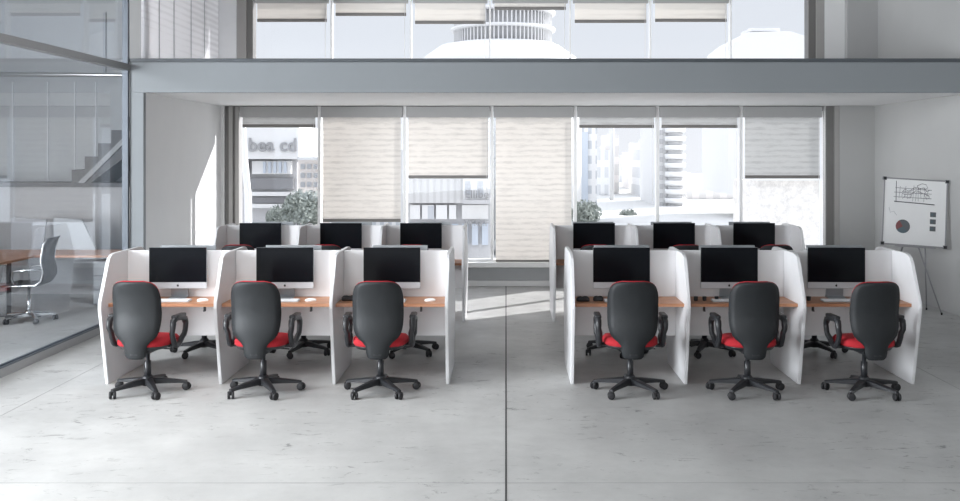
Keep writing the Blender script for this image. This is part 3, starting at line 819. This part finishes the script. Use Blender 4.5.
# bushes/trees by the sign building
def tree(px, pyc, Y, rpx, label, seed):
    random.seed(seed)
    r = thing_at('tree', px, Y, label, 'tree', 'street trees')
    o = r.location; cz = Z(pyc, Y)+3; rad = rpx*Y/F
    t = MB(); t.tube([(0, 0, 0), (.1, 0, cz*.5), (0, 0, cz)], [.16, .12, .08], M['bark'], 8)
    for k in range(5):
        q = k*1.3; t.tube([(0, 0, cz*.6), (rad*.5*math.cos(q), rad*.5*math.sin(q), cz+rad*.2)], [.06, .03], M['bark'], 6)
    t.build('trunk', parent=r)
    f = MB()
    for k in range(2200):
        u = Vector((random.gauss(0, 1), random.gauss(0, 1), random.gauss(0, 1))).normalized()*rad*(random.random()**.35)
        u.z *= .85; u *= 1+.25*math.sin(3*math.atan2(u.y, u.x)+u.z)
        p = u+Vector((0, 0, cz)); s = rad*.115
        a = Vector((random.uniform(-1, 1), random.uniform(-1, 1), random.uniform(-1, 1))).normalized(); bq = a.orthogonal().normalized()
        f._add([p-a*s, p+bq*s*.6, p+a*s, p-bq*s*.6], [(0, 1, 2, 3)], M['leaf'])
    f.build('crown', parent=r)
tree(303, 209, 32, 20, 'larger leafy street tree in front of the sign building', 1)
tree(279, 218, 33, 13, 'smaller leafy street tree beside the larger one', 2)
# shop fronts, third bay
C_ = thing_at('building', 440, 42, 'grey shop building with a name sign over pale shop fronts', 'building')
pb(C_, 408, 150, 463, 203, 42, 8, M['b_rib'], 'wall'); pb(C_, 463, 120, 492, 203, 41.6, 8, M['b_grid'], 'side_wall')
pb(C_, 463, 200, 492, 204, 41.4, .3, M['b_grey'], 'sign_ledge')
text('Elliber', 464.5, 198, 41.5, .50, C_, M['b_sign'])
pb(C_, 408, 203, 492, 300, 42.4, 8, M['b_grey'], 'shop_front')
for k, (a, b_, m) in enumerate(((410, 420, 'b_white'), (422, 434, 'b_grid'), (436, 447, 'b_white'), (449, 456, 'b_white'), (462, 488, 'b_white'))):
    pb(C_, a, 205, b_, 219, 42.1, .3, M[m], 'shop_window')
text('W.O.F.N', 464, 226, 42.0, .40, C_, M['b_sign'])
for k in range(8): pb(C_, 412+k*10, 224, 418+k*10, 245, 42.2, .3, M['b_blue'], 'door_opening')
# central bays behind the fully lowered blind
D_ = thing_at('building', 530, 48, 'pale building behind the fully lowered blind over the aisle', 'building')
pb(D_, 500, 110, 566, 300, 48, 8, M['b_grid'], 'wall'); pb(D_, 500, 140, 566, 150, 47.7, .3, M['b_grey'], 'ledge')
# street canyon
E_ = thing_at('building', 588, 70, 'grey glass tower at the edge of the bright street', 'building')
pb(E_, 570, 112, 597, 300, 70, 10, M['b_grid'], 'tower'); pb(E_, 580, 132, 588, 205, 69.8, .3, M['b_blue'], 'window_strip')
for k, (x0, y0, x1, Y, m, l) in enumerate(((599, 150, 610, 120, 'b_fine', 'low pale block next to the grey tower'),
        (610, 134, 619, 125, 'b_fineb', 'narrow beige block in the bright street'),
        (620, 158, 631, 175, 'b_fine', 'small pale block deep in the bright street'),
        (632, 152, 641, 140, 'b_fineb', 'beige slab with ribbed front in the bright street'),
        (642, 142, 655, 115, 'b_fine', 'pale slab before the tower with balconies'),
        (686, 176, 740, 110, 'b_fineb', 'low pale rooftops beyond the tower with balconies'))):
    q = thing_at('building', (x0+x1)/2, Y, l, 'building', 'buildings down the street')
    pb(q, x0, y0, x1, 300, Y, 12, M[m], 'wall'); pb(q, x0+1, y0-3, x0+5, y0, Y+2, 4, M['b_white'], 'roof_room')
    pb(q, x0+2, 215, x1-2, 240, Y-.3, .3, M['b_grey'], 'shop_front')
G_ = thing_at('building', 668, 95, 'pale tower with a stack of rounded balconies', 'building')
pb(G_, 657, 122, 673, 300, 95, 12, M['b_white'], 'tower')
for k in range(11):
    b = MB(); zc_ = Z(130+k*8.8, 94.5)+3
    b.lathe([(0, zc_-.25), (1.0, zc_-.25), (1.05, zc_+.25), (0, zc_+.25)], (X(675, 94.5)-G_.location.x, 94.4-G_.location.y), M['b_white'], 16)
    b.lathe([(0, zc_-.62), (.75, zc_-.62), (.75, zc_-.26), (0, zc_-.26)], (X(675, 94.5)-G_.location.x, 94.4-G_.location.y), M['b_grey'], 16)
    b.build('balcony', parent=G_)
for k in range(9): pb(G_, 660, 130+k*9, 663, 135+k*9, 94.8, .2, M['b_grey'], 'window')
tree(586, 214, 50, 14, 'street tree at the foot of the grey tower', 4)
tree(628, 218, 80, 9, 'small street tree in the bright street', 5)
# white portal beam over the street
q = thing_at('footbridge', 640, 105, 'white slanting footbridge across the bright street', 'bridge')
b = MB(); b.box((-3.6, 0, 12.6), (3.6, 2, 13.4), M['b_white'], 0, (0, -.22, 0)); b.build('deck', parent=q)
for s in (-1, 1):
    b = MB(); b.tube([(s*3.0, 1, 0), (s*3.0, 1, 12.8+s*.6)], .25, M['b_white'], 8); b.build('pier', parent=q)
# rough pale wall beyond the last bay
H_ = thing_at('garden_wall', 782, 30, 'rough pale masonry wall below the last blind', 'wall')
pb(H_, 741, 180, 870, 330, 30, 1.0, M['rough'], 'masonry'); pb(H_, 755, 177, 870, 180.5, 29.8, 1.4, M['b_white'], 'coping')
# rotunda
RT = thing_at('rotunda', 500, 62, 'round white rotunda with upright fins above the rooftops', 'building')
zz0, zz1 = Z(47, 62)+3, Z(14, 62)+3
b = MB(); b.lathe([(0, 0), (5.3, 0), (5.3, Z(66, 62)+3), (4.9, Z(58, 62)+3), (3.9, zz0), (3.6, zz0), (0, zz0)], (0, 0), M['b_white'], 48); b.build('base', parent=RT)
b = MB(); b.lathe([(0, zz0), (2.9, zz0), (2.9, zz1), (0, zz1)], (.2, 0), M['b_grey'], 40); b.build('drum', parent=RT)
b = MB()
for k in range(72):
    a = 2*PI*k/72; cx_, cy_ = .2+3.15*math.cos(a), 3.15*math.sin(a)
    b.box((cx_-.04, cy_-.04, zz0), (cx_+.04, cy_+.04, zz1), M['b_white'])
f_ = b.build('fins', parent=RT)
for zr in (zz0+.05, (zz0+zz1)/2, zz1):
    b = MB(); b.lathe([(3.05, zr-.09), (3.4, zr-.09), (3.4, zr+.09), (3.05, zr+.09)], (.2, 0), M['b_white'], 40); b.build('ring', parent=RT)
I_ = thing_at('building', 772, 75, 'pale building with a stepped roof past the rotunda', 'building')
b = MB(); o = I_.location
pts = [(X(x, 75)-o.x, Z(y, 75)+3) for x, y in ((728, 194), (728, 60), (735, 42), (748, 32), (790, 31), (812, 38), (812, 194))]
b.prism(pts, 'y', 0, 10, M['b_white']); b.build('wall', parent=I_)
pb(I_, 750, 28, 780, 31, 76, 3, M['b_white'], 'roof_room'); 


# ------------------------------------------------------------------ light
w = bpy.data.worlds.new('sky'); scn.world = w; w.use_nodes = True
nt = w.node_tree; bg = nt.nodes['Background']
tc = nt.nodes.new('ShaderNodeTexCoord'); sp = nt.nodes.new('ShaderNodeSeparateXYZ'); nt.links.new(tc.outputs['Generated'], sp.inputs[0])
cr = nt.nodes.new('ShaderNodeValToRGB'); nt.links.new(sp.outputs['Z'], cr.inputs[0])
e = cr.color_ramp.elements; e[0].position = 0; e[0].color = (.97, .98, 1.0, 1); e[1].position = 1; e[1].color = (.84, .87, .93, 1)
k = cr.color_ramp.elements.new(.12); k.color = (.84, .87, .91, 1)
mr = nt.nodes.new('ShaderNodeMapRange'); mr.inputs['From Min'].default_value = .2; mr.inputs['From Max'].default_value = 1
mr.inputs['To Min'].default_value = 1.0; mr.inputs['To Max'].default_value = 2.8; nt.links.new(sp.outputs['Z'], mr.inputs['Value'])
nt.links.new(cr.outputs[0], bg.inputs['Color']); nt.links.new(mr.outputs[0], bg.inputs['Strength'])

sd = bpy.data.lights.new('sun', 'SUN'); sd.energy = 9.0; sd.angle = R(.6); sd.color = (1, .97, .93)
so = bpy.data.objects.new('sun', sd); col.objects.link(so)
so.rotation_euler = Vector((-1.12, -1, -.80)).to_track_quat('-Z', 'Y').to_euler()

def area(name, loc, direction, sx, sy, energy, colr=(1, 1, 1)):
    l = bpy.data.lights.new(name, 'AREA'); l.shape = 'RECTANGLE'; l.size = sx; l.size_y = sy; l.energy = energy; l.color = colr
    o = bpy.data.objects.new(name, l); col.objects.link(o); o.location = loc
    o.rotation_euler = Vector(direction).to_track_quat('-Z', 'Z' if abs(direction[2]) < .9 else 'Y').to_euler(); return o
# daylight through the side windows of the left room, then two added fills
area('daylight_left_windows', (-10.3, 3.4, 2.5), (1, 0, 0), 13, 4.0, 6900, (.99, .995, 1))
area('front_fill', (-3.2, -4.1, 2.4), (.05, 1, 0), 8.5, 3.4, 375)  # added fill from behind the camera for the bench fronts
sk_ = area('overhead_fill', (-2.9, 5.6, HC-.05), (0, 0, -1), 1.6, 6.0, 105); sk_.data.spread = R(110)  # added overhead fill for the left floor, ceiling is closed here

# ------------------------------------------------------------------ camera and view
cd = bpy.data.cameras.new('camera'); co = bpy.data.objects.new('camera', cd); col.objects.link(co)
co.location = (0, 0, EYE); co.rotation_euler = (PI/2, 0, 0)
cd.sensor_width = 36; cd.lens = F/960*36; cd.shift_x = -(CX-480)/960; cd.shift_y = -(250.5-HY)/960; cd.clip_end = 500
scn.camera = co
scn.view_settings.view_transform = 'Standard'; scn.view_settings.look = 'None'; scn.view_settings.gamma = 1
scn.view_settings.use_curve_mapping = False; scn.view_settings.exposure = 0
scn.cycles.use_denoising = True; scn.cycles.max_bounces = 10; scn.cycles.diffuse_bounces = 5; scn.cycles.transparent_max_bounces = 16
scn.cycles.sample_clamp_indirect = 6; scn.cycles.caustics_reflective = False; scn.cycles.caustics_refractive = False
